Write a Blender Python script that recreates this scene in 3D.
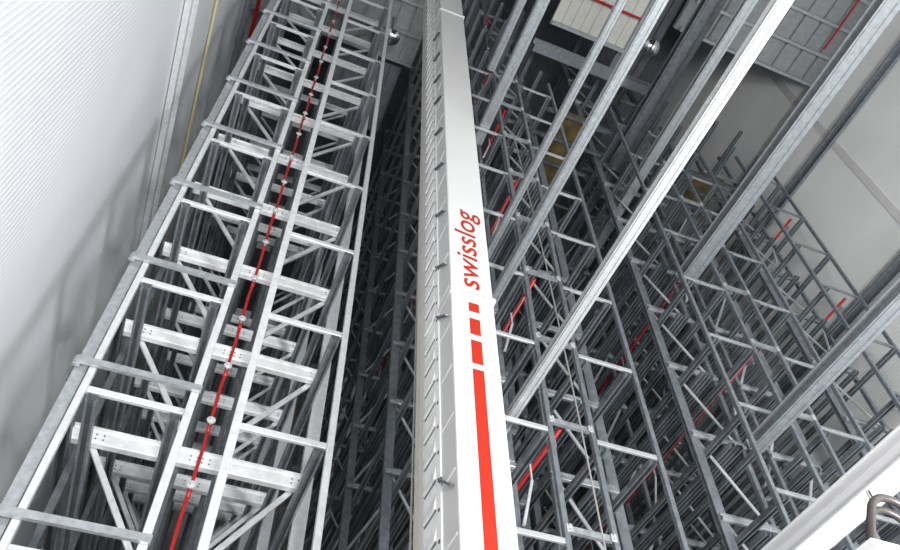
import bpy, bmesh, math, random
from mathutils import Matrix, Vector
random.seed(7)
S = bpy.context.scene
for o in list(bpy.data.objects):
    bpy.data.objects.remove(o, do_unlink=True)
COL = S.collection
H = 1.7                                   # eye height: heights below are given from the eye, floor = -H

# ------------------------------------------------------------------ camera
cam_d = bpy.data.cameras.new('camera')
cam = bpy.data.objects.new('camera', cam_d)
COL.objects.link(cam)
cam_d.sensor_width = 36.0
cam_d.lens = 30.479
cam_d.clip_start = 0.05
cam_d.clip_end = 300
R = ((0.9274, -0.3735, -0.0174), (0.2876, 0.7422, -0.6054), (0.2390, 0.5564, 0.7958))
m = Matrix(((R[0][0], -R[1][0], -R[2][0], 0), (R[0][1], -R[1][1], -R[2][1], 0),
            (R[0][2], -R[1][2], -R[2][2], H), (0, 0, 0, 1)))
cam.matrix_world = m
S.camera = cam

# ------------------------------------------------------------------ world, lights, exposure
W = bpy.data.worlds.new('world')
S.world = W
W.use_nodes = True
bg = W.node_tree.nodes['Background']
bg.inputs[0].default_value = (0.80, 0.88, 1.0, 1)
bg.inputs[1].default_value = 0.045


def area(name, loc, target, sx, sy, power, color):
    d = bpy.data.lights.new(name, 'AREA')
    d.shape = 'RECTANGLE'
    d.size = sx
    d.size_y = sy
    d.energy = power
    d.color = color
    o = bpy.data.objects.new(name, d)
    o.location = (loc[0], loc[1], loc[2] + H)
    v = Vector(target) - Vector(loc)
    o.rotation_euler = v.to_track_quat('-Z', 'Y').to_euler()
    COL.objects.link(o)
    return o


# the hall's work floodlight standing low near the photographer, and two added unseen fills
area('work_floodlight', (0.7, -5.0, -0.9), (0.4, 7.5, 9.0), 1.3, 0.9, 1650, (1.0, 0.99, 0.97))
area('left_wall_fill', (5.0, -7.0, -0.6), (-2.6, 4.5, 12.0), 1.2, 0.8, 700, (0.98, 0.99, 1.0))  # unseen light added to brighten the left wall
area('right_side_fill', (7.5, -3.0, 0.0), (16.0, 6.5, 25.0), 4.0, 3.0, 4000, (0.93, 0.97, 1.0))  # added unseen light that lifts the right wall and roof deck
S.view_settings.view_transform = 'Standard'
S.view_settings.look = 'None'
S.view_settings.gamma = 1.0
S.view_settings.use_curve_mapping = False
S.view_settings.exposure = -0.35


# ------------------------------------------------------------------ materials
def mat(name, color, rough=0.5, metal=0.0, noise=0.0, nscale=8.0, bump=0.0, dirt=None):
    mt = bpy.data.materials.new(name)
    mt.use_nodes = True
    nt = mt.node_tree
    b = nt.nodes['Principled BSDF']
    b.inputs['Roughness'].default_value = rough
    b.inputs['Metallic'].default_value = metal
    b.inputs['Base Color'].default_value = (*color, 1)
    tc = nt.nodes.new('ShaderNodeTexCoord')
    if noise > 0:
        n = nt.nodes.new('ShaderNodeTexNoise')
        n.inputs['Scale'].default_value = nscale
        n.inputs['Detail'].default_value = 4
        nt.links.new(tc.outputs['Object'], n.inputs['Vector'])
        r = nt.nodes.new('ShaderNodeValToRGB')
        r.color_ramp.elements[0].position = 0.3
        r.color_ramp.elements[1].position = 0.72
        lo = [c * (1 - noise) for c in color]
        hi = [min(1, c * (1 + noise)) for c in color]
        if dirt:
            lo = dirt
        r.color_ramp.elements[0].color = (*lo, 1)
        r.color_ramp.elements[1].color = (*hi, 1)
        nt.links.new(n.outputs['Fac'], r.inputs['Fac'])
        nt.links.new(r.outputs['Color'], b.inputs['Base Color'])
        if bump > 0:
            bp = nt.nodes.new('ShaderNodeBump')
            bp.inputs['Strength'].default_value = bump
            bp.inputs['Distance'].default_value = 0.01
            nt.links.new(n.outputs['Fac'], bp.inputs['Height'])
            nt.links.new(bp.outputs['Normal'], b.inputs['Normal'])
    return mt


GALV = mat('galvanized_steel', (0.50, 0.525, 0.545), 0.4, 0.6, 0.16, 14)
GALV_SHADE = mat('shaded_galvanized_steel', (0.30, 0.325, 0.35), 0.4, 0.6, 0.2, 9)  # darker copy of the galvanized steel, rack shade put into its colour
GALV_DARK = mat('dark_shaded_steel', (0.15, 0.163, 0.175), 0.45, 0.5, 0.25, 7)  # darkest copy: shade of the deep interior in the colour; also dark parts
BRIGHT = mat('bright_galvanized_steel', (0.74, 0.75, 0.76), 0.4, 0.35, 0.1, 12)
BEAMW = mat('lit_galvanized_beam', (0.86, 0.865, 0.87), 0.5, 0.1, 0.08, 10)  # lightened copy of the rack steel, light on the cross beams in its colour
GALVM = mat('mid_grey_steel', (0.36, 0.38, 0.40), 0.42, 0.5, 0.15, 10)
GALVB = mat('light_galvanized_steel', (0.60, 0.61, 0.62), 0.42, 0.4, 0.08, 12)
WALLM = mat('white_cladding_sheet', (0.80, 0.81, 0.83), 0.5, 0.0, 0.03, 0.6)
WALLG = mat('grey_cladding_panel', (0.86, 0.85, 0.825), 0.6, 0.0, 0.06, 0.5)
SEAM = mat('panel_joint_strip', (0.74, 0.71, 0.69), 0.5, 0.0, 0.03, 3)
DECK = mat('galvanized_roof_deck', (0.33, 0.34, 0.345), 0.5, 0.25, 0.12, 5)
DECKW = mat('pale_roof_deck', (0.56, 0.555, 0.51), 0.55, 0.0, 0.06, 5)
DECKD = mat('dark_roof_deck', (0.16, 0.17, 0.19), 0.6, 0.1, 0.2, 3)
MASTW = mat('white_mast_paint', (0.54, 0.535, 0.52), 0.4, 0.0, 0.02, 2)
MASTG = mat('grey_white_mast_panel', (0.76, 0.76, 0.75), 0.42, 0.0, 0.08, 6)
TAN = mat('beige_guide_rail', (0.50, 0.47, 0.41), 0.5, 0.0, 0.1, 5)
RED = mat('red_mast_lettering', (0.36, 0.018, 0.006), 0.5)
PIPE = mat('red_sprinkler_pipe', (0.44, 0.012, 0.014), 0.35, 0.0, 0.12, 9)
CHROME = mat('chrome', (0.85, 0.85, 0.86), 0.15, 1.0)
BLACK = mat('black_hole', (0.01, 0.01, 0.01), 0.7)
WOOD = mat('plywood', (0.09, 0.062, 0.018), 0.7, 0.0, 0.6, 2.5)
GIRD = mat('white_girder_paint', (0.70, 0.70, 0.71), 0.45, 0.0, 0.03, 3)
CONC = mat('concrete_floor', (0.42, 0.42, 0.41), 0.6, 0.0, 0.1, 1.5)
CABLE = mat('grey_cable', (0.32, 0.30, 0.29), 0.5)
HOSE = mat('braided_grey_hose', (0.085, 0.073, 0.07), 0.4, 0.3, 0.2, 40)
YEL = mat('yellow_pipe', (0.62, 0.55, 0.33), 0.5)


# ------------------------------------------------------------------ mesh helpers
class MB:
    def __init__(s):
        s.v = []
        s.f = []

    def add(s, vs, fs):
        n = len(s.v)
        s.v += [tuple(p) for p in vs]
        s.f += [tuple(i + n for i in f) for f in fs]

    def box(s, x0, x1, y0, y1, z0, z1):
        vs = [(x, y, z) for z in (z0, z1) for y in (y0, y1) for x in (x0, x1)]
        s.add(vs, [(0, 2, 3, 1), (4, 5, 7, 6), (0, 1, 5, 4), (2, 6, 7, 3), (0, 4, 6, 2), (1, 3, 7, 5)])

    def prof(s, pts, p0, p1, up=(0, 0, 1)):
        p0 = Vector(p0)
        p1 = Vector(p1)
        d = (p1 - p0).normalized()
        up = Vector(up)
        if abs(d.dot(up)) > 0.98:
            up = Vector((0, 1, 0))
        side = d.cross(up).normalized()
        u = side.cross(d).normalized()
        n = len(pts)
        vs = [p + side * a + u * b for p in (p0, p1) for a, b in pts]
        fs = [(i, (i + 1) % n, n + (i + 1) % n, n + i) for i in range(n)]
        fs += [tuple(range(n - 1, -1, -1)), tuple(range(n, 2 * n))]
        s.add(vs, fs)

    def cyl(s, p0, p1, r, n=10, r2=None):
        p0 = Vector(p0)
        p1 = Vector(p1)
        d = (p1 - p0).normalized()
        up = Vector((0, 0, 1)) if abs(d.z) < 0.9 else Vector((0, 1, 0))
        a = d.cross(up).normalized()
        b = a.cross(d)
        r2 = r if r2 is None else r2
        vs = []
        for p, q in ((p0, r), (p1, r2)):
            for i in range(n):
                t = 2 * math.pi * i / n
                vs.append(p + a * (q * math.cos(t)) + b * (q * math.sin(t)))
        fs = [(i, (i + 1) % n, n + (i + 1) % n, n + i) for i in range(n)]
        fs += [tuple(range(n - 1, -1, -1)), tuple(range(n, 2 * n))]
        s.add(vs, fs)

    def tube(s, path, r, n=8):
        path = [Vector(p) for p in path]
        rings = []
        ref = Vector((0, 1, 0.01)).normalized()
        for i, p in enumerate(path):
            d = (path[min(i + 1, len(path) - 1)] - path[max(i - 1, 0)]).normalized()
            a = d.cross(ref)
            if a.length < 1e-3:
                a = d.cross(Vector((1, 0, 0)))
            a.normalize()
            b = a.cross(d)
            rings.append([p + a * (r * math.cos(2 * math.pi * k / n)) + b * (r * math.sin(2 * math.pi * k / n)) for k in range(n)])
        vs = [q for g in rings for q in g]
        fs = []
        for i in range(len(path) - 1):
            for k in range(n):
                fs.append((i * n + k, i * n + (k + 1) % n, (i + 1) * n + (k + 1) % n, (i + 1) * n + k))
        fs += [tuple(range(n - 1, -1, -1)), tuple(range((len(path) - 1) * n, len(path) * n))]
        s.add(vs, fs)

    def build(s, name, material, parent=None, bevel=0.0, smooth=False):
        me = bpy.data.meshes.new(name)
        me.from_pydata(s.v, [], s.f)
        me.materials.append(material)
        bm = bmesh.new()
        bm.from_mesh(me)
        bmesh.ops.recalc_face_normals(bm, faces=bm.faces)
        bm.to_mesh(me)
        bm.free()
        if smooth:
            for p in me.polygons:
                p.use_smooth = len(p.vertices) == 4
        o = bpy.data.objects.new(name, me)
        COL.objects.link(o)
        if parent:
            o.parent = parent
        if bevel > 0:
            b = o.modifiers.new('bevel', 'BEVEL')
            b.width = bevel
            b.segments = 2
            b.limit_method = 'ANGLE'
        return o


def tag(o, label, cat, group=None):
    o['label'] = label
    o['category'] = cat
    if group:
        o['group'] = group
    return o


def thing(name, label, cat, loc=(0, 0, 0), group=None):
    """loc is given with z from the eye"""
    o = bpy.data.objects.new(name, None)
    o.empty_display_size = 0.2
    COL.objects.link(o)
    o.location = (loc[0], loc[1], loc[2] + H)
    return tag(o, label, cat, group)


def top(o, loc):
    o.location = (loc[0], loc[1], loc[2] + H)
    return o


def dup(root, loc, label):
    r = root.copy()
    COL.objects.link(r)
    r.location = (loc[0], loc[1], loc[2] + H)
    r['label'] = label
    for ch in list(root.children):
        c = ch.copy()
        COL.objects.link(c)
        c.parent = r
        for g in list(ch.children):
            k = g.copy()
            COL.objects.link(k)
            k.parent = c
    return r


def struct(o):
    o['kind'] = 'structure'
    return o


# profiles (across, up)
def rect(w, h, c=0.006):
    a, b = w / 2, h / 2
    return [(-a + c, -b), (a - c, -b), (a, -b + c), (a, b - c), (a - c, b), (-a + c, b), (-a, b - c), (-a, -b + c)]


def cchan(w, h, t=0.006, lip=0.02):
    """channel, open towards +across"""
    a, b = w / 2, h / 2
    return [(-a, -b), (a, -b), (a, -b + lip), (a - t, -b + lip), (a - t, -b + t), (-a + t, -b + t),
            (-a + t, b - t), (a - t, b - t), (a - t, b - lip), (a, b - lip), (a, b), (-a, b)]


def ibeam(w, h, tf=0.014, tw=0.01):
    a, b = w / 2, h / 2
    return [(-a, -b), (a, -b), (a, -b + tf), (tw, -b + tf), (tw, b - tf), (a, b - tf), (a, b), (-a, b), (-a, b - tf), (-tw, b - tf), (-tw, -b + tf), (-a, -b + tf)]


def sigma(w, h):
    """folded beam: the lower part of the face steps out, the upper part is recessed"""
    a, b = w / 2, h / 2
    return [(-a, -b), (a - 0.01, -b), (a, -b + 0.012), (a, b * 0.2), (a - 0.008, b * 0.3), (-a * 0.2, b * 0.42), (-a * 0.2, b * 0.86), (a * 0.8, b * 0.9), (a * 0.8, b), (-a, b)]


def mirror(p):
    return [(-x, y) for x, y in reversed(p)]


ORD = ['lowest', 'second', 'third', 'fourth', 'fifth', 'sixth', 'seventh', 'eighth', 'ninth', 'tenth', 'eleventh', 'twelfth', 'thirteenth', 'fourteenth', 'fifteenth', 'sixteenth', 'seventeenth']
ROWW = ['front', 'second', 'third', 'fourth', 'fifth', 'sixth', 'seventh', 'eighth']
PITCH = 1.962

# ------------------------------------------------------------------ setting
XL, XR = -2.6, 16.4
YB, YF = -9.0, 34.0
ZT = 35.0
ZR = 25.0
b = MB()
b.box(XL - 1, XR + 1, YB, YF + 1, -H - 0.2, -H)
struct(top(b.build('floor', CONC), (0, 0, 0)))


def ribbed(axis0, axis1, pitch, depth, fn):
    """trapezoid ribs between axis0..axis1; fn(t, off) -> two end points"""
    n = int((axis1 - axis0) / pitch)
    vs, fs = [], []
    for i in range(n):
        t = axis0 + i * pitch
        for dt, off in ((0, 0), (0.55, 0), (0.68, depth), (0.87, depth)):
            p, q = fn(t + dt * pitch, off)
            vs += [p, q]
    m_ = len(vs) // 2
    for i in range(m_ - 1):
        fs.append((2 * i, 2 * i + 1, 2 * i + 3, 2 * i + 2))
    return vs, fs


b = MB()
b.add(*ribbed(YB, YF, 0.08, 0.004, lambda t, o: ((XL + o, t, -H), (XL + o, t, ZT))))
b.box(XL - 0.15, XL - 0.02, YB, YF, -H, ZT)
wl = struct(top(b.build('wall_left', WALLM), (0, 0, 0)))
b = MB()
b.add(*ribbed(-H, ZT + 6, 0.10, 0.005, lambda t, o: ((XR - o, YB, t), (XR - o, YF, t))))
b.box(XR + 0.02, XR + 0.15, YB, YF, -H, ZT + 6)
wr = struct(top(b.build('wall_right', WALLG), (0, 0, 0)))
for y in (0.2, 6.0, 11.8, 17.6):
    b = MB()
    b.box(XR - 0.03, XR - 0.003, y - 0.12, y + 0.12, -H, ZT)
    b.build('panel_joint_strip', SEAM, wr)
b = MB()
b.box(XL - 0.2, XR + 0.2, YF, YF + 0.15, -H, ZT + 6)
struct(top(b.build('wall_back', WALLG), (0, 0, 0)))
b = MB()
b.box(XL - 0.2, XR + 0.2, 4.5, YF, ZT + 0.0, ZT + 0.15)
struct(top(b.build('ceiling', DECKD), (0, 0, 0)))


def deck(x0, x1, y0, y1, z, material, pitch=0.65, rib=0.05):
    vs, fs = [], []
    n = max(1, int(round((x1 - x0) / pitch)))
    pr = []
    for i in range(n):
        t = x0 + i * (x1 - x0) / n
        w = (x1 - x0) / n
        pr += [(t, 0), (t + 0.82 * w, 0), (t + 0.86 * w, rib), (t + 0.96 * w, rib)]
    pr.append((x1, 0))
    for x, dz in pr:
        vs += [(x, y0, z + dz), (x, y1, z + dz)]
    for i in range(len(pr) - 1):
        fs.append((2 * i, 2 * i + 1, 2 * i + 3, 2 * i + 2))
    q = MB()
    q.add(vs, fs)
    q.box(x0, x1, y0, y1, z + rib + 0.02, z + rib + 0.1)
    return struct(top(q.build('ceiling', material), (0, 0, 0)))


dk = deck(10.6, XR, -6.0, 5.22, ZR, DECK, 0.62, 0.09)
for i in range(10):
    y = 5.15 - i * 1.0
    q = MB()
    q.prof(cchan(0.10, 0.20, 0.01, 0.04), (10.75, y, ZR - 0.105), (XR - 0.12, y, ZR - 0.105))
    q.build('roof_purlin', GALV, dk)
dk = deck(6.7, 9.4, -6.0, 6.6, ZR, DECKW, 0.36, 0.04)
for i in range(3):
    q = MB()
    q.prof(cchan(0.10, 0.20, 0.01, 0.04), (6.7, 6.5 - i * 4.0, ZR - 0.105), (9.4, 6.5 - i * 4.0, ZR - 0.105))
    q.build('roof_purlin', GALV, dk)
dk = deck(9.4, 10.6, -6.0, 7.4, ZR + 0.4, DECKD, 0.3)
dk = deck(XL, 2.95, -6.0, 9.7, ZR, DECK, 0.5)
for i in range(5):
    q = MB()
    q.prof(cchan(0.10, 0.20, 0.01, 0.04), (XL, 9.6 - i * 1.0, ZR - 0.105), (2.9, 9.6 - i * 1.0, ZR - 0.105))
    q.build('roof_purlin', GALV, dk)
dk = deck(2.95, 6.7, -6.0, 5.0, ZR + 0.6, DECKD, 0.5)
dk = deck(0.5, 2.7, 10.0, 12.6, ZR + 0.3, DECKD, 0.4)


# girts on the walls
def girt(x, z, side, y0, y1, material, h=0.16):
    q = MB()
    pr = [(-0.02, -h / 2), (0.06, -h / 2), (0.06, -h / 2 + 0.03), (0.0, -h / 2 + 0.03), (0.0, h / 2 - 0.03), (0.06, h / 2 - 0.03), (0.06, h / 2), (-0.02, h / 2)]
    pr = [(p[0] * 1.4 * side, p[1]) for p in pr]
    q.prof(pr, (x, y0, z), (x, y1, z))
    return q


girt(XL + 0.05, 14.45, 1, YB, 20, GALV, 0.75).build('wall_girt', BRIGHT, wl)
girt(XL + 0.05, 23.6, 1, YB, 30, GALV, 0.75).build('wall_girt', GALV_SHADE, wl)
girt(XR - 0.09, 22.4, -1, YB, 30, GALV, 0.42).build('wall_girt', GALV_SHADE, wr)
girt(XR - 0.09, 16.5, -1, YB, 30, GALV, 0.42).build('wall_girt', GALV_SHADE, wr)
girt(XR - 0.09, 10.6, -1, YB, 30, GALV, 0.42).build('wall_girt', GALV_SHADE, wr)
q = MB()
q.cyl((0, YB, 0), (0, 20, 0), 0.035)
tag(top(q.build('conduit', YEL), (XL + 0.06, 0, 17.5)), 'thin yellowish conduit running along the bright left wall', 'pipe')

# ------------------------------------------------------------------ left rack block
Y0 = 7.0
LP = {'L': -1.36, 'cl': -0.235, 'cr': 0.305, 'R': 1.41}
LTOP = 24.2
WB = [3.99 + PITCH * k for k in range(11)]       # struts
TB = [z + 0.42 for z in WB if z + 0.5 < LTOP]    # heavy cross beams


def post(w, d):
    return rect(w, d, 0.008)


LN = 'rack nearest the left wall'
LA = 'left rack beside the mast aisle'
LG_F = 'upright frames of the left rack block'


def make_front_frame(x0, x1, label, wp):
    """slim front ladder: two posts and a strut at each level"""
    t = thing('rack_frame', label, 'rack frame', (x0, Y0, -H), LG_F)
    d = x1 - x0
    for x, w in ((0, wp[0]), (d, wp[1])):
        q = MB()
        q.prof(post(w, 0.09), (x, 0, 0), (x, 0, LTOP + H))
        q.build('post', BRIGHT, t)
    for z in WB:
        q = MB()
        q.prof(rect(0.055, 0.085), (wp[0] / 2 - 0.02, 0.06, z + H), (d - wp[1] / 2 + 0.02, 0.06, z + H))
        q.build('strut', BRIGHT, t)
    return t


make_front_frame(LP['L'], LP['cl'], 'slim bright front frame of the ' + LN, (0.075, 0.09))
make_front_frame(LP['cr'], LP['R'], 'slim bright front frame of the ' + LA, (0.10, 0.08))


def make_main_frame(x0, x1, label, side):
    """braced frame behind, wide post towards the aisle"""
    t = thing('rack_frame', label, 'rack frame', (x0, 8.45, -H), LG_F)
    d = x1 - x0
    for j, x in enumerate((0, d)):
        q = MB()
        if j == 1 and side > 0:
            q.prof(cchan(0.18, 0.11, 0.012, 0.04), (x, 0.05, 0), (x, 0.05, LTOP + H))
            q.build('post', GALVB, t)
        else:
            q.prof(post(0.09, 0.10), (x, 0.05, 0), (x, 0.05, LTOP + H))
            q.build('post', GALV_DARK, t)
    for z in TB:
        a, c = ((0.15, z - 0.1 + H), (d - 0.04, z - 1.55 + H)) if side < 0 else ((d - 0.19, z - 0.1 + H), (0.04, z - 1.40 + H))
        q = MB()
        q.prof(rect(0.045, 0.075), (a[0], 0.03, a[1]), (c[0], 0.03, c[1]))
        q.build('brace', BRIGHT, t)
    return t


LROWS = [8.45 + 3.25 * i for i in range(5)]
lf2 = make_main_frame(-1.38, -0.22, 'second-row braced frame of the ' + LN, -1)
rf2 = make_main_frame(0.30, 1.45, 'second-row braced frame of the ' + LA, 1)
for i, y in enumerate(LROWS[1:]):
    dup(lf2, (-1.38, y, -H), '%s-row braced frame of the %s' % (ROWW[i + 2], LN))
    dup(rf2, (0.30, y, -H), '%s-row braced frame of the %s' % (ROWW[i + 2], LA))


# heavy cross beams
def make_cross(material):
    t = thing('cross_beam', 'x', 'beam', (0, 0, 0), 'heavy cross beams of the left rack block')
    q = MB()
    q.prof(sigma(0.10, 0.25), (-1.525, 0, 0), (1.37, 0, 0))
    q.build('beam_body', material, t)
    for x in (-1.18, -0.03, 0.12, 1.28):
        q = MB()
        q.box(x - 0.07, x + 0.07, -0.058, -0.048, -0.09, 0.02)
        p = q.build('bolt_plate', material, t)
        for dx, dz in ((-0.045, -0.07), (0.045, -0.005), (-0.045, -0.005), (0.045, -0.07)):
            q = MB()
            q.cyl((x + dx, -0.058, dz), (x + dx, -0.066, dz), 0.011, 6)
            q.build('bolt', GALV_DARK, p)
    return t


cb = make_cross(BEAMW)
first = True
for i, y in enumerate(LROWS[:4]):
    for k, z in enumerate(TB):
        lab = 'heavy cross beam of the left rack block, %s level up in the %s row' % (ORD[k], ROWW[i + 1])
        if first:
            top(cb, (0, y - 0.07, z))
            cb['label'] = lab
            first = False
        else:
            dup(cb, (0, y - 0.07, z), lab)

# front guard bars that reach past the outer post to the wall strip
gb = None
for k in range(10):
    z = 4.26 + PITCH * k
    lab = 'grey front bar tying the left rack to the wall strip, %s one up' % ORD[k]
    if gb is None:
        gb = thing('tie_bar', lab, 'bar', (0, Y0 - 0.085, z), 'grey tie bars of the left rack')
        q = MB()
        q.prof(mirror(cchan(0.05, 0.085, 0.008, 0.02)), (-1.55, 0, 0), (LP['cl'] + 0.06, 0, 0))
        q.build('bar_body', GALV, gb)
        q = MB()
        q.box(-1.58, -1.50, 0.02, 0.06, -0.06, 0.06)
        q.build('end_bracket', GALV, gb)
    else:
        dup(gb, (0, Y0 - 0.085, z), lab)
# grey vertical strip beside the wall
q = MB()
q.prof(cchan(0.13, 0.10, 0.01, 0.02), (-1.485, Y0 + 0.06, -H), (-1.485, Y0 + 0.06, LTOP - 2.2))
tag(top(q.build('corner_post', GALV), (0, 0, 0)), 'flat grey vertical strip between the left wall and the left rack', 'post')


# pallet rails along the aisle direction
def rails(x, y0, y1, levels, zoff, flip, lab, group, material):
    proto = None
    q = MB()
    a, c, w = 0.06, 0.05, 0.008
    pr = [(-a, -c), (-a + 0.03, -c), (-a + 0.03, -c + w), (-a + w, -c + w), (-a + w, c - w), (a - w, c - w), (a - w, -c + w), (a - 0.03, -c + w), (a - 0.03, -c), (a, -c), (a, c), (-a, c)]
    q.prof(mirror(pr) if flip else pr, (0, 0, 0), (0, y1 - y0, 0))
    for k, z in enumerate(levels):
        if proto is None:
            proto = q.build('pallet_rail', material)
            o = proto
        else:
            o = proto.copy()
            COL.objects.link(o)
        o.location = (x, y0, z + zoff + H)
        tag(o, '%s, %s up' % (lab, ORD[k]), 'rail', group)


LG = 'pallet rails of the left rack block'
rails(LP['L'] + 0.12, Y0 + 0.02, 24.0, WB[:10], -0.12, False, 'rail on the wall side of the ' + LN, LG, GALV_SHADE)
rails(LP['cl'] - 0.13, Y0 + 0.02, 24.0, WB[:10], -0.12, True, 'rail on the inner side of the ' + LN, LG, GALV_SHADE)
rails(LP['R'] - 0.12, Y0 + 0.02, 24.0, WB[:10], -0.12, True, 'rail on the aisle side of the ' + LA, LG, GALV_SHADE)

rails(-1.53, Y0 + 0.13, 24.0, [4.30 + PITCH * k for k in range(10)], -0.13, False, 'dark rail behind the tie bar ends beside the left wall', LG, GALV_DARK)

# sprinkler riser in the flue
t = thing('sprinkler_riser', 'red vertical sprinkler pipe between the two left racks', 'pipe', (0.03, Y0 + 0.9, -H))
q = MB()
pts = []
z = 0.0
k = 0
while z < LTOP + H:
    pts.append(((-0.008 if k % 2 else 0.008), 0, z))
    z += PITCH / 2
    k += 1
q.tube(pts, 0.022, 8)
q.build('riser_pipe', PIPE, t, smooth=True)
for i in range(22):
    z = 4.6 + H + i * 0.981
    q = MB()
    q.cyl((0, 0, z - 0.12), (0, 0, z + 0.12), 0.027, 10)
    q.build('coupling', PIPE, t, smooth=True)
    if i % 1 == 0:
        q = MB()
        q.cyl((0.0, -0.02, z), (0.0, -0.10, z), 0.014, 8)
        q.cyl((0.0, -0.10, z), (0.0, -0.112, z), 0.055, 14)
        q.cyl((0.0, -0.112, z), (0.0, -0.14, z), 0.02, 8)
        q.build('sprinkler_head', BRIGHT, t)

# ------------------------------------------------------------------ right rack block
YR = 7.75
RTOP = 22.7
RW = [3.97 + PITCH * k for k in range(10)]
RWX = [3.97 + PITCH * k for k in range(16)]
RACKTOP = [33.4, 33.4, 31.4, 31.4, 25.9]
RACKS = [('rack just right of the mast', 3.76, 4.93), ('second rack right of the mast', 5.70, 6.88),
         ('third rack right of the mast', 9.10, 10.28), ('fourth rack right of the mast', 11.0, 12.15),
         ('rack nearest the right wall', 13.95, 15.3)]
RROWS = [9.1 + 3.25 * i for i in range(6)]
RG = 'upright frames of the right rack block'
for ri, (rn, xa, xb) in enumerate(RACKS):
    d = xb - xa
    t = thing('rack_frame', 'slim front upright frame of the ' + rn, 'rack frame', (xa, YR, -H), RG)
    for x in (0, d):
        q = MB()
        q.prof(post(0.085, 0.09), (x, 0, 0), (x, 0, RTOP + H))
        q.build('post', GALV_SHADE, t)
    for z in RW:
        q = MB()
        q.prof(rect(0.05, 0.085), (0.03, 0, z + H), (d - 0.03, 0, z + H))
        q.build('strut', (GALVB, GALVB, GALV, GALV, GALV_SHADE)[ri], t)
    # main frames, wide post on the aisle side
    aisle_left = ri in (0, 2, 4)
    protos = {}
    for i, y in enumerate(RROWS):
        lab = '%s-row braced frame of the %s' % (ROWW[i + 1], rn)
        tt = RACKTOP[ri]
        s = (-1, 1, 1, -1, 1)[ri] * (1 if i % 2 == 0 else -1)
        if s not in protos:
            main = thing('rack_frame', lab, 'rack frame', (xa, y, -H), RG)
            protos[s] = main
            for j, x in enumerate((0, d)):
                wide = (j == 0) == aisle_left
                q = MB()
                if wide:
                    q.prof(cchan(0.20, 0.11, 0.012, 0.04), (x, 0, 0), (x, 0, tt + H))
                else:
                    q.prof(post(0.10, 0.10), (x, 0, 0), (x, 0, tt + H))
                q.build('post', GALV_SHADE, main)
            zs = [z + 0.27 for z in RWX if z < tt - 0.5]
            for z in zs:
                q = MB()
                q.prof(sigma(0.07, 0.15), (-0.08, -0.10, z + H), (d + 0.02, -0.10, z + H))
                q.build('strut', GALV, main)
                a = (0.05, z + 0.06 + H) if s > 0 else (d - 0.05, z + 0.06 + H)
                c = (d - 0.05, z - PITCH + 0.10 + H) if s > 0 else (0.05, z - PITCH + 0.10 + H)
                q = MB()
                q.prof(rect(0.04, 0.065), (a[0], 0.02, a[1]), (c[0], 0.02, c[1]))
                q.build('brace', GALVB, main)
        else:
            dup(protos[s], (xa, y, -H), lab)
    RGR = 'pallet rails of the right rack block'
    for lab, x, fl in (('left posts', xa + (0.17 if aisle_left else 0.115), False), ('right posts', xb - (0.115 if aisle_left else 0.17), True),
                       ('left inner side', xa + 0.50, True), ('right inner side', xb - 0.50, False)):
        rails(x, YR - 0.05 if 'posts' in lab else YR + 0.9, 27.0, RW if 'inner' in lab else [z for z in RWX if z < RACKTOP[ri] - 0.1], -0.145, fl, 'rail on %s of the %s' % (lab, rn), RGR, GALV if ri == 0 and lab == 'left posts' else GALV_SHADE)

# flue ties between back to back racks
ft = None
for nm, xa, xb in (('first two racks right of the mast', 4.93, 5.70), ('third and fourth racks', 10.28, 11.0)):
    ft = None
    for k, z in enumerate(RW):
        lab = 'tie bracket between the %s, %s one up' % (nm, ORD[k])
        if ft is None:
            ft = thing('flue_tie', lab, 'bar', (xa, YR, z + 0.20), 'flue ties of the right rack block')
            q = MB()
            q.prof(mirror(cchan(0.06, 0.10, 0.008, 0.025)), (0.046, 0.0, 0), (xb - xa - 0.046, 0.0, 0))
            q.build('tie_bar', GALV, ft)
            for x in (0.04, xb - xa - 0.04):
                q = MB()
                q.box(x - 0.045, x + 0.045, -0.055, -0.045, -0.06, 0.06)
                q.cyl((x, -0.055, 0.03), (x, -0.085, 0.03), 0.018, 6)
                q.cyl((x, -0.055, -0.03), (x, -0.085, -0.03), 0.018, 6)
                q.build('end_clamp', GALVB, ft)
        else:
            dup(ft, (xa, YR, z + 0.20), lab)

# horizontal sprinkler pipes in the flues
sp = None


def sprinkler(x, y0, z, label):
    global sp
    if sp:
        return dup(sp, (x, y0, z), label)
    sp = thing('sprinkler_pipe', label, 'pipe', (x, y0, z), 'red sprinkler pipes in the right racks')
    q = MB()
    q.cyl((0, 0, 0), (0, 17, 0), 0.036, 10)
    q.build('pipe_run', PIPE, sp, smooth=True)
    q = MB()
    q.box(-0.012, 0.012, 0.22, 0.28, -0.20, -0.02)
    q.build('hanger', GALV, sp)
    for y in (1.02, 4.27, 7.52, 10.77):
        q = MB()
        q.prof(rect(0.05, 0.05), (-0.06, y, -0.30), (-0.30, y, -1.20))
        q.box(-0.075, -0.045, y - 0.015, y + 0.015, -0.34, 0.045)
        q.box(-0.075, 0.02, y - 0.015, y + 0.015, 0.037, 0.05)
        q.build('hanger_brace', BRIGHT, sp)
    for i in range(12):
        y = 0.35 + i * 1.4
        q = MB()
        q.cyl((0, y, -0.03), (0, y, -0.10), 0.02, 8)
        q.cyl((0, y, -0.10), (0, y, -0.115), 0.045, 12)
        q.build('sprinkler_head', CHROME, sp)
    return sp


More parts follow.
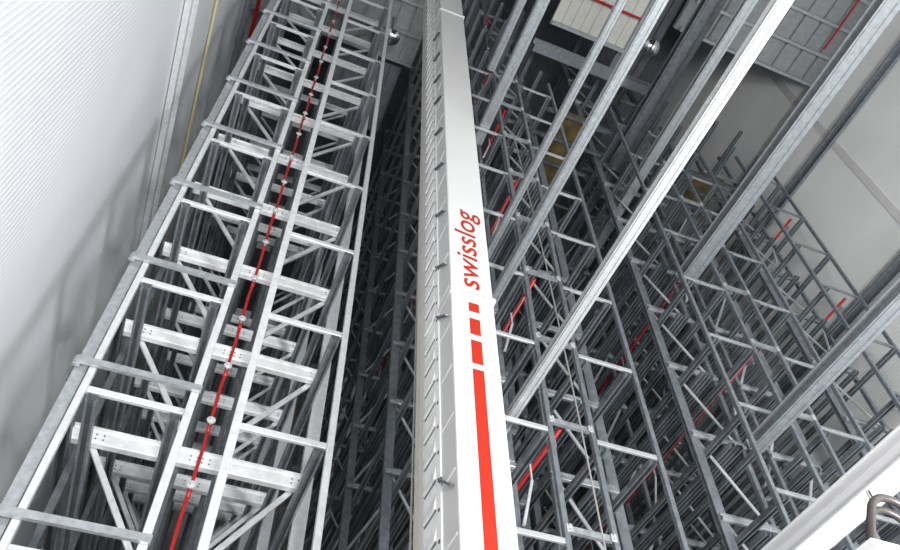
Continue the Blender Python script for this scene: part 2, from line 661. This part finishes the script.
for nm, x in (('in the gap right of the mast', 5.27), ('between the third and fourth racks', 10.65), ('on the rack by the right wall', 15.03)):
    for k, z in enumerate((8.19, 12.113, 16.037, 19.96, 23.88, 27.8) if x < 15 else (15.84, 19.76)):
        sprinkler(x, 7.95, z, 'red sprinkler pipe %s, %s up' % (nm, ORD[k]))


# ------------------------------------------------------------------ overhead support beams in front of the right racks
def support(x, z, w, h, y0, y1, label, material, style='i'):
    t = thing('support_beam', label, 'beam', (x, y0, z), 'long beams running from the roof bay to the racks')
    L = y1 - y0
    q = MB()
    q.prof(ibeam(w, h, 0.018, 0.012), (0, 0, 0), (0, L, 0))
    q.build('beam_body', material, t)
    q = MB()
    for dx in (-w * 0.28, w * 0.28):
        q.box(dx - w * 0.10, dx + w * 0.10, 0, L, -h / 2 - 0.022, -h / 2)
    q.build('running_strip', material, t)
    q = MB()
    q.box(-w * 0.5, w * 0.5, L, L + 0.02, -h * 0.5, h * 0.5)
    q.build('end_plate', GALV, t)
    return t


support(4.40, 8.20, 0.17, 0.13, -4, 10.2, 'brightest long beam, crossing in front of the rack posts at mid height', GALVB)
support(4.40, 11.35, 0.17, 0.16, -4, 11.6, 'long grey beam second to the left of the brightest overhead beam', GALV) ['label'] = 'long grey beam first to the left of the brightest overhead beam'
support(4.40, 12.90, 0.13, 0.13, -4, 11.6, 'long grey beam second to the left of the brightest overhead beam', GALV)
support(4.40, 17.9, 0.26, 0.2, -4, 8.2, 'long beam third to the left of the brightest overhead beam', GALV)
support(4.40, 20.0, 0.20, 0.2, -4, 7.0, 'long beam nearest to the mast near the top', GALV)
support(9.65, 14.45, 0.40, 0.30, -4, 8.2, 'long beam reaching the top right corner in front of the right wall', GALVM)
support(9.65, 9.35, 0.30, 0.24, -4, 8.2, 'long beam low on the right crossing in front of the right wall', GALVM)
support(9.65, 19.4, 0.28, 0.2, -4, 11.6, 'slim beam just left of the brightest beam under the roof deck', GALV)
support(9.65, 21.3, 0.55, 0.3, -4, 9.0, 'broad dark beam under the left edge of the roof deck', GALV_DARK)

# white girder low on the right
t = thing('girder', 'big white girder crossing the bottom right corner', 'girder', (6.68, -3, 5.0))
q = MB()
q.prof(ibeam(0.36, 0.30, 0.03, 0.02), (0, 0, 0), (0, 10.6, 0))
q.build('girder_body', GIRD, t, bevel=0.006)
q = MB()
q.box(-0.24, 0.24, 10.6, 10.63, -0.2, 0.2)
q.build('end_plate', GIRD, t)

# roof girders and pipes
t = thing('roof_girder', 'grey girder across the top of the racks at the edge of the pale roof deck', 'girder', (6.2, 7.1, 23.9))
q = MB()
q.prof(ibeam(0.3, 0.45, 0.03, 0.02), (0, 0, 0), (4.6, 0, 0))
q.build('girder_body', GALV_SHADE, t)
q = MB()
q.cyl((0, 0, 0), (0, 9.6, 0), 0.034)
tag(top(q.build('roof_pipe', PIPE), (15.5, -5.7, 24.6)), 'red pipe end hanging under the roof deck at the top right', 'pipe')
q = MB()
q.cyl((0, 0, 0), (2.6, 0, 0), 0.04)
tag(top(q.build('roof_pipe', PIPE), (6.8, 5.3, 24.7)), 'red pipe crossing under the pale roof deck at the top', 'pipe')
q = MB()
q.cyl((0, 0, 0), (0, 13, 0), 0.06)
tag(top(q.build('roof_pipe', PIPE), (-2.3, -2, 24.2)), 'red pipe at the top between the left wall and the left rack', 'pipe')
# eave gutter beam along the right wall
q = MB()
q.prof(ibeam(0.22, 0.4, 0.02, 0.02), (0, 0, 0), (0, 17, 0))
tag(top(q.build('eave_beam', GALV_DARK), (XR - 0.13, -6, ZR - 0.25)), 'dark beam along the right edge of the roof deck', 'beam')


# dome lamps under the roof
def dome(loc, label, r, ztop):
    t = thing('dome_lamp', label, 'lamp', loc, 'dome lamps under the roof')
    q = MB()
    rings = []
    n = 20
    vs, fs = [], []
    prof_ = [(0.25, 0.55), (0.5, 0.5), (0.8, 0.3), (1.0, 0.0), (0.95, -0.05), (0.75, -0.3), (0.4, -0.5), (0.05, -0.55)]
    for rr, zz in prof_:
        for i in range(n):
            a = 2 * math.pi * i / n
            vs.append((r * rr * math.cos(a), r * rr * math.sin(a), r * zz))
    for j in range(len(prof_) - 1):
        for i in range(n):
            fs.append((j * n + i, j * n + (i + 1) % n, (j + 1) * n + (i + 1) % n, (j + 1) * n + i))
    q.add(vs, fs)
    q.build('shade', CHROME, t, smooth=True)
    q = MB()
    q.cyl((0, 0, r * 0.5), (0, 0, ztop - loc[2]), 0.03, 8)
    q.build('stem', GALV_DARK, t)
    return t


dome((9.83, 5.85, 24.0), 'shiny dome lamp hanging under the dark roof bay right of the mast', 0.3, ZR + 0.4)
dome((1.83, 8.31, 23.2), 'dark dome lamp hanging under the roof between left rack and mast', 0.27, ZR)

# plywood platforms in the aisles
def plywood(x0, x1, y0, y1, z, label):
    t = thing('plywood_platform', label, 'platform', (x0, y0, z), 'plywood platforms at the top of the racks')
    q = MB()
    q.box(0, x1 - x0, 0, y1 - y0, 0, 0.04)
    q.build('board', WOOD, t)
    for i in range(4):
        y = 0.1 + i * (y1 - y0 - 0.2) / 3
        q = MB()
        q.box(-0.62, x1 - x0 + 0.62, y - 0.05, y + 0.05, -0.14, 0.0)
        q.build('joist', GALV_DARK, t)


plywood(7.35, 8.65, 8.0, 10.7, 21.73, 'yellowish plywood platform high in the aisle left of the brightest beam')
plywood(12.55, 13.5, 8.3, 10.2, 21.73, 'yellowish plywood platform high in the aisle near the right wall')

# ------------------------------------------------------------------ crane mast
MX0, MX1, MY0, MY1, MZ = 2.165, 2.70, 5.0, 5.95, 23.0
mast = thing('crane_mast', 'tall white stacker crane mast with red lettering and stripe', 'crane mast', (0, 0, -H))
q = MB()
q.box(MX0, MX1, MY0, MY1, 0, MZ + H)
q.build('mast_column', MASTW, mast, bevel=0.02)


def part(bld, name, material, parent, **k):
    return bld.build(name, material, parent, **k)


# joint flanges
for z in (6.88, 16.72):
    q = MB()
    q.box(MX0 - 0.015, MX1 + 0.02, MY0 - 0.025, MY1, z - 0.035 + H, z + 0.035 + H)
    p = part(q, 'joint_flange', MASTW, mast, bevel=0.006)
    for i in range(6):
        x = MX0 + 0.05 + i * 0.085
        q = MB()
        q.cyl((x, MY0 - 0.025, z + H), (x, MY0 - 0.033, z + H), 0.012, 8)
        part(q, 'flange_bolt', GALV, p)
# side panel with ledges, perforated strip, guide rail
q = MB()
q.box(MX0 - 0.008, MX0, 5.48, 5.82, 0, MZ + H)
part(q, 'side_panel', MASTG, mast)
q = MB()
q.box(MX0 - 0.004, MX0, 5.46, 5.48, 0, MZ + H)
part(q, 'panel_gap', GALV_DARK, mast)
for i in range(60):
    z = 3.9 + i * 0.33
    q = MB()
    a = MX0 - 0.008
    q.add([(a, 5.50, z + H), (a, 5.79, z + H), (a - 0.03, 5.79, z + H), (a - 0.03, 5.50, z + H),
           (a, 5.50, z + H + 0.16), (a, 5.79, z + H + 0.16)],
          [(0, 1, 2, 3), (2, 3, 4, 5), (0, 3, 4), (1, 2, 5), (0, 1, 5, 4)])
    le = part(q, 'ledge', MASTG, mast)
    q = MB()
    q.box(a - 0.006, a, 5.50, 5.80, z + H - 0.022, z + H - 0.001)
    part(q, 'slot', GALV_DARK, le)
for i in range(30):
    z = 3.7 + i * 0.66
    q = MB()
    q.box(MX0 - 0.006, MX0, 5.05, 5.36, z + H - 0.012, z + H + 0.012)
    part(q, 'weld_seam', MASTG, mast)
q = MB()
q.box(MX0 - 0.016, MX0, 5.37, 5.46, 0, MZ + H)
ps = part(q, 'perforated_strip', MASTG, mast)
for i in range(60):
    z = 3.84 + i * 0.325
    q = MB()
    q.cyl((MX0 - 0.0155, 5.415, z + H), (MX0 - 0.019, 5.415, z + H), 0.02, 10)
    part(q, 'strip_hole', BLACK, ps)
for z in (4.47, 6.78, 7.75, 8.95, 10.26, 11.4, 12.6, 13.54, 14.6, 15.7):
    q = MB()
    q.prof(rect(0.04, 0.018, 0.003), (MX0 - 0.025, 5.38, z + H), (MX0 - 0.025, 5.08, z - 0.28 + H))
    q.box(MX0 - 0.02, MX0 + 0.0, 5.36, 5.40, z + H - 0.03, z + H + 0.02)
    part(q, 'side_bracket', GALV_DARK, mast)
q = MB()
q.box(MX0 - 0.012, MX0 + 0.05, 5.84, 5.955, 0, MZ + H)
part(q, 'rail_cover', MASTW, mast)
q = MB()
q.prof(rect(0.11, 0.16, 0.012), (MX0 + 0.045, 6.04, 0), (MX0 + 0.045, 6.04, MZ + H))
part(q, 'guide_rail', TAN, mast)
q = MB()
q.cyl((0, 0, 0), (0, 0, MZ + H), 0.012, 8)
tag(top(q.build('hoist_cable', CABLE), (MX0 + 0.02, 6.26, -H)), 'thin steel cable running up close behind the left side of the mast', 'cable')

# red stripe and blocks
for z0, z1 in ((6.58, 6.735), (6.195, 6.46), (5.74, 6.10), (-1.0, 5.655)):
    q = MB()
    q.box(2.375, 2.503, MY0 - 0.003, MY0 + 0.002, z0 + H, z1 + H)
    part(q, 'red_stripe', RED, mast)
cu = bpy.data.curves.new('lettering', 'FONT')
cu.body = 'swisslog'
cu.size = 0.41
cu.extrude = 0.001
cu.offset = 0.003
cu.space_character = 1.0
to = bpy.data.objects.new('lettering_curve', cu)
COL.objects.link(to)
dg = bpy.context.evaluated_depsgraph_get()
dg.update()
me = bpy.data.meshes.new_from_object(to.evaluated_get(dg))
bpy.data.objects.remove(to)
xs = [v.co.x for v in me.vertices]
ys = [v.co.y for v in me.vertices]
x0_, x1_ = min(xs), max(xs)
LEN, ASC = 1.66, 0.285
ymax = max(ys)
for v in me.vertices:
    u = (v.co.x - x0_) / (x1_ - x0_) * LEN
    w = v.co.y / ymax * ASC
    v.co = (2.528 - w, MY0 - 0.003 - v.co.z, 7.0 + u + 0.17 * w + H)
me.materials.clear()
me.materials.append(RED)
lo = bpy.data.objects.new('lettering', me)
COL.objects.link(lo)
lo.parent = mast
mast.rotation_euler.y = -0.0045
mast.location.x = 0.030

# ------------------------------------------------------------------ small things
q = MB()
q.tube([(5.06, 7.45, 17.2), (5.25, 7.45, 12.0), (5.3, 7.45, 8.0), (5.3, 7.45, 2.0)], 0.014, 6)
tag(top(q.build('hanging_cable', CABLE), (0, 0, 0)), 'thin cable hanging down in front of the racks right of the mast', 'cable')

t = thing('machine_cabinet', 'white box top in the bottom right corner, carrying a hose loop', 'cabinet', (4.20, 3.0, -H))
q = MB()
q.box(0, 0.9, 0, 0.9, 0, 2.83 + H)
q.build('cabinet_body', GIRD, t, bevel=0.015)
q = MB()
q.box(-0.012, 0.912, -0.012, 0.912, 2.78 + H, 2.85 + H)
q.build('lid', GIRD, t, bevel=0.006)
hs = thing('hose_loop', 'braided grey hose arching out of the white box in the bottom right corner', 'hose', (4.33, 3.12, 2.85))
cp = [(0.0, 0.0), (0.07, 0.15), (0.17, 0.33), (0.26, 0.46), (0.38, 0.53), (0.52, 0.52), (0.64, 0.42), (0.71, 0.26), (0.74, 0.10), (0.75, 0.0)]
path = []
for i in range(len(cp) - 1):
    p0, p1, p2, p3 = cp[max(i - 1, 0)], cp[i], cp[i + 1], cp[min(i + 2, len(cp) - 1)]
    for k in range(4):
        t_ = k / 4
        path.append(tuple(0.5 * (2 * p1[c] + (p2[c] - p0[c]) * t_ + (2 * p0[c] - 5 * p1[c] + 4 * p2[c] - p3[c]) * t_ ** 2 + (3 * p1[c] - p0[c] - 3 * p2[c] + p3[c]) * t_ ** 3) for c in (0, 1)))
path.append(cp[-1])
q = MB()
q.tube([(x, 0, z) for x, z in path], 0.03, 12)
q.build('hose', HOSE, hs, smooth=True)
q = MB()
q.tube([(0.045 + x * 0.9, 0.07, z * 0.9) for x, z in path], 0.026, 12)
q.build('hose', HOSE, hs, smooth=True)
q = MB()
q.cyl((0.27, 0, 0.48), (0.27, 0, 0.56), 0.015, 8)
q.build('clip', CHROME, hs)
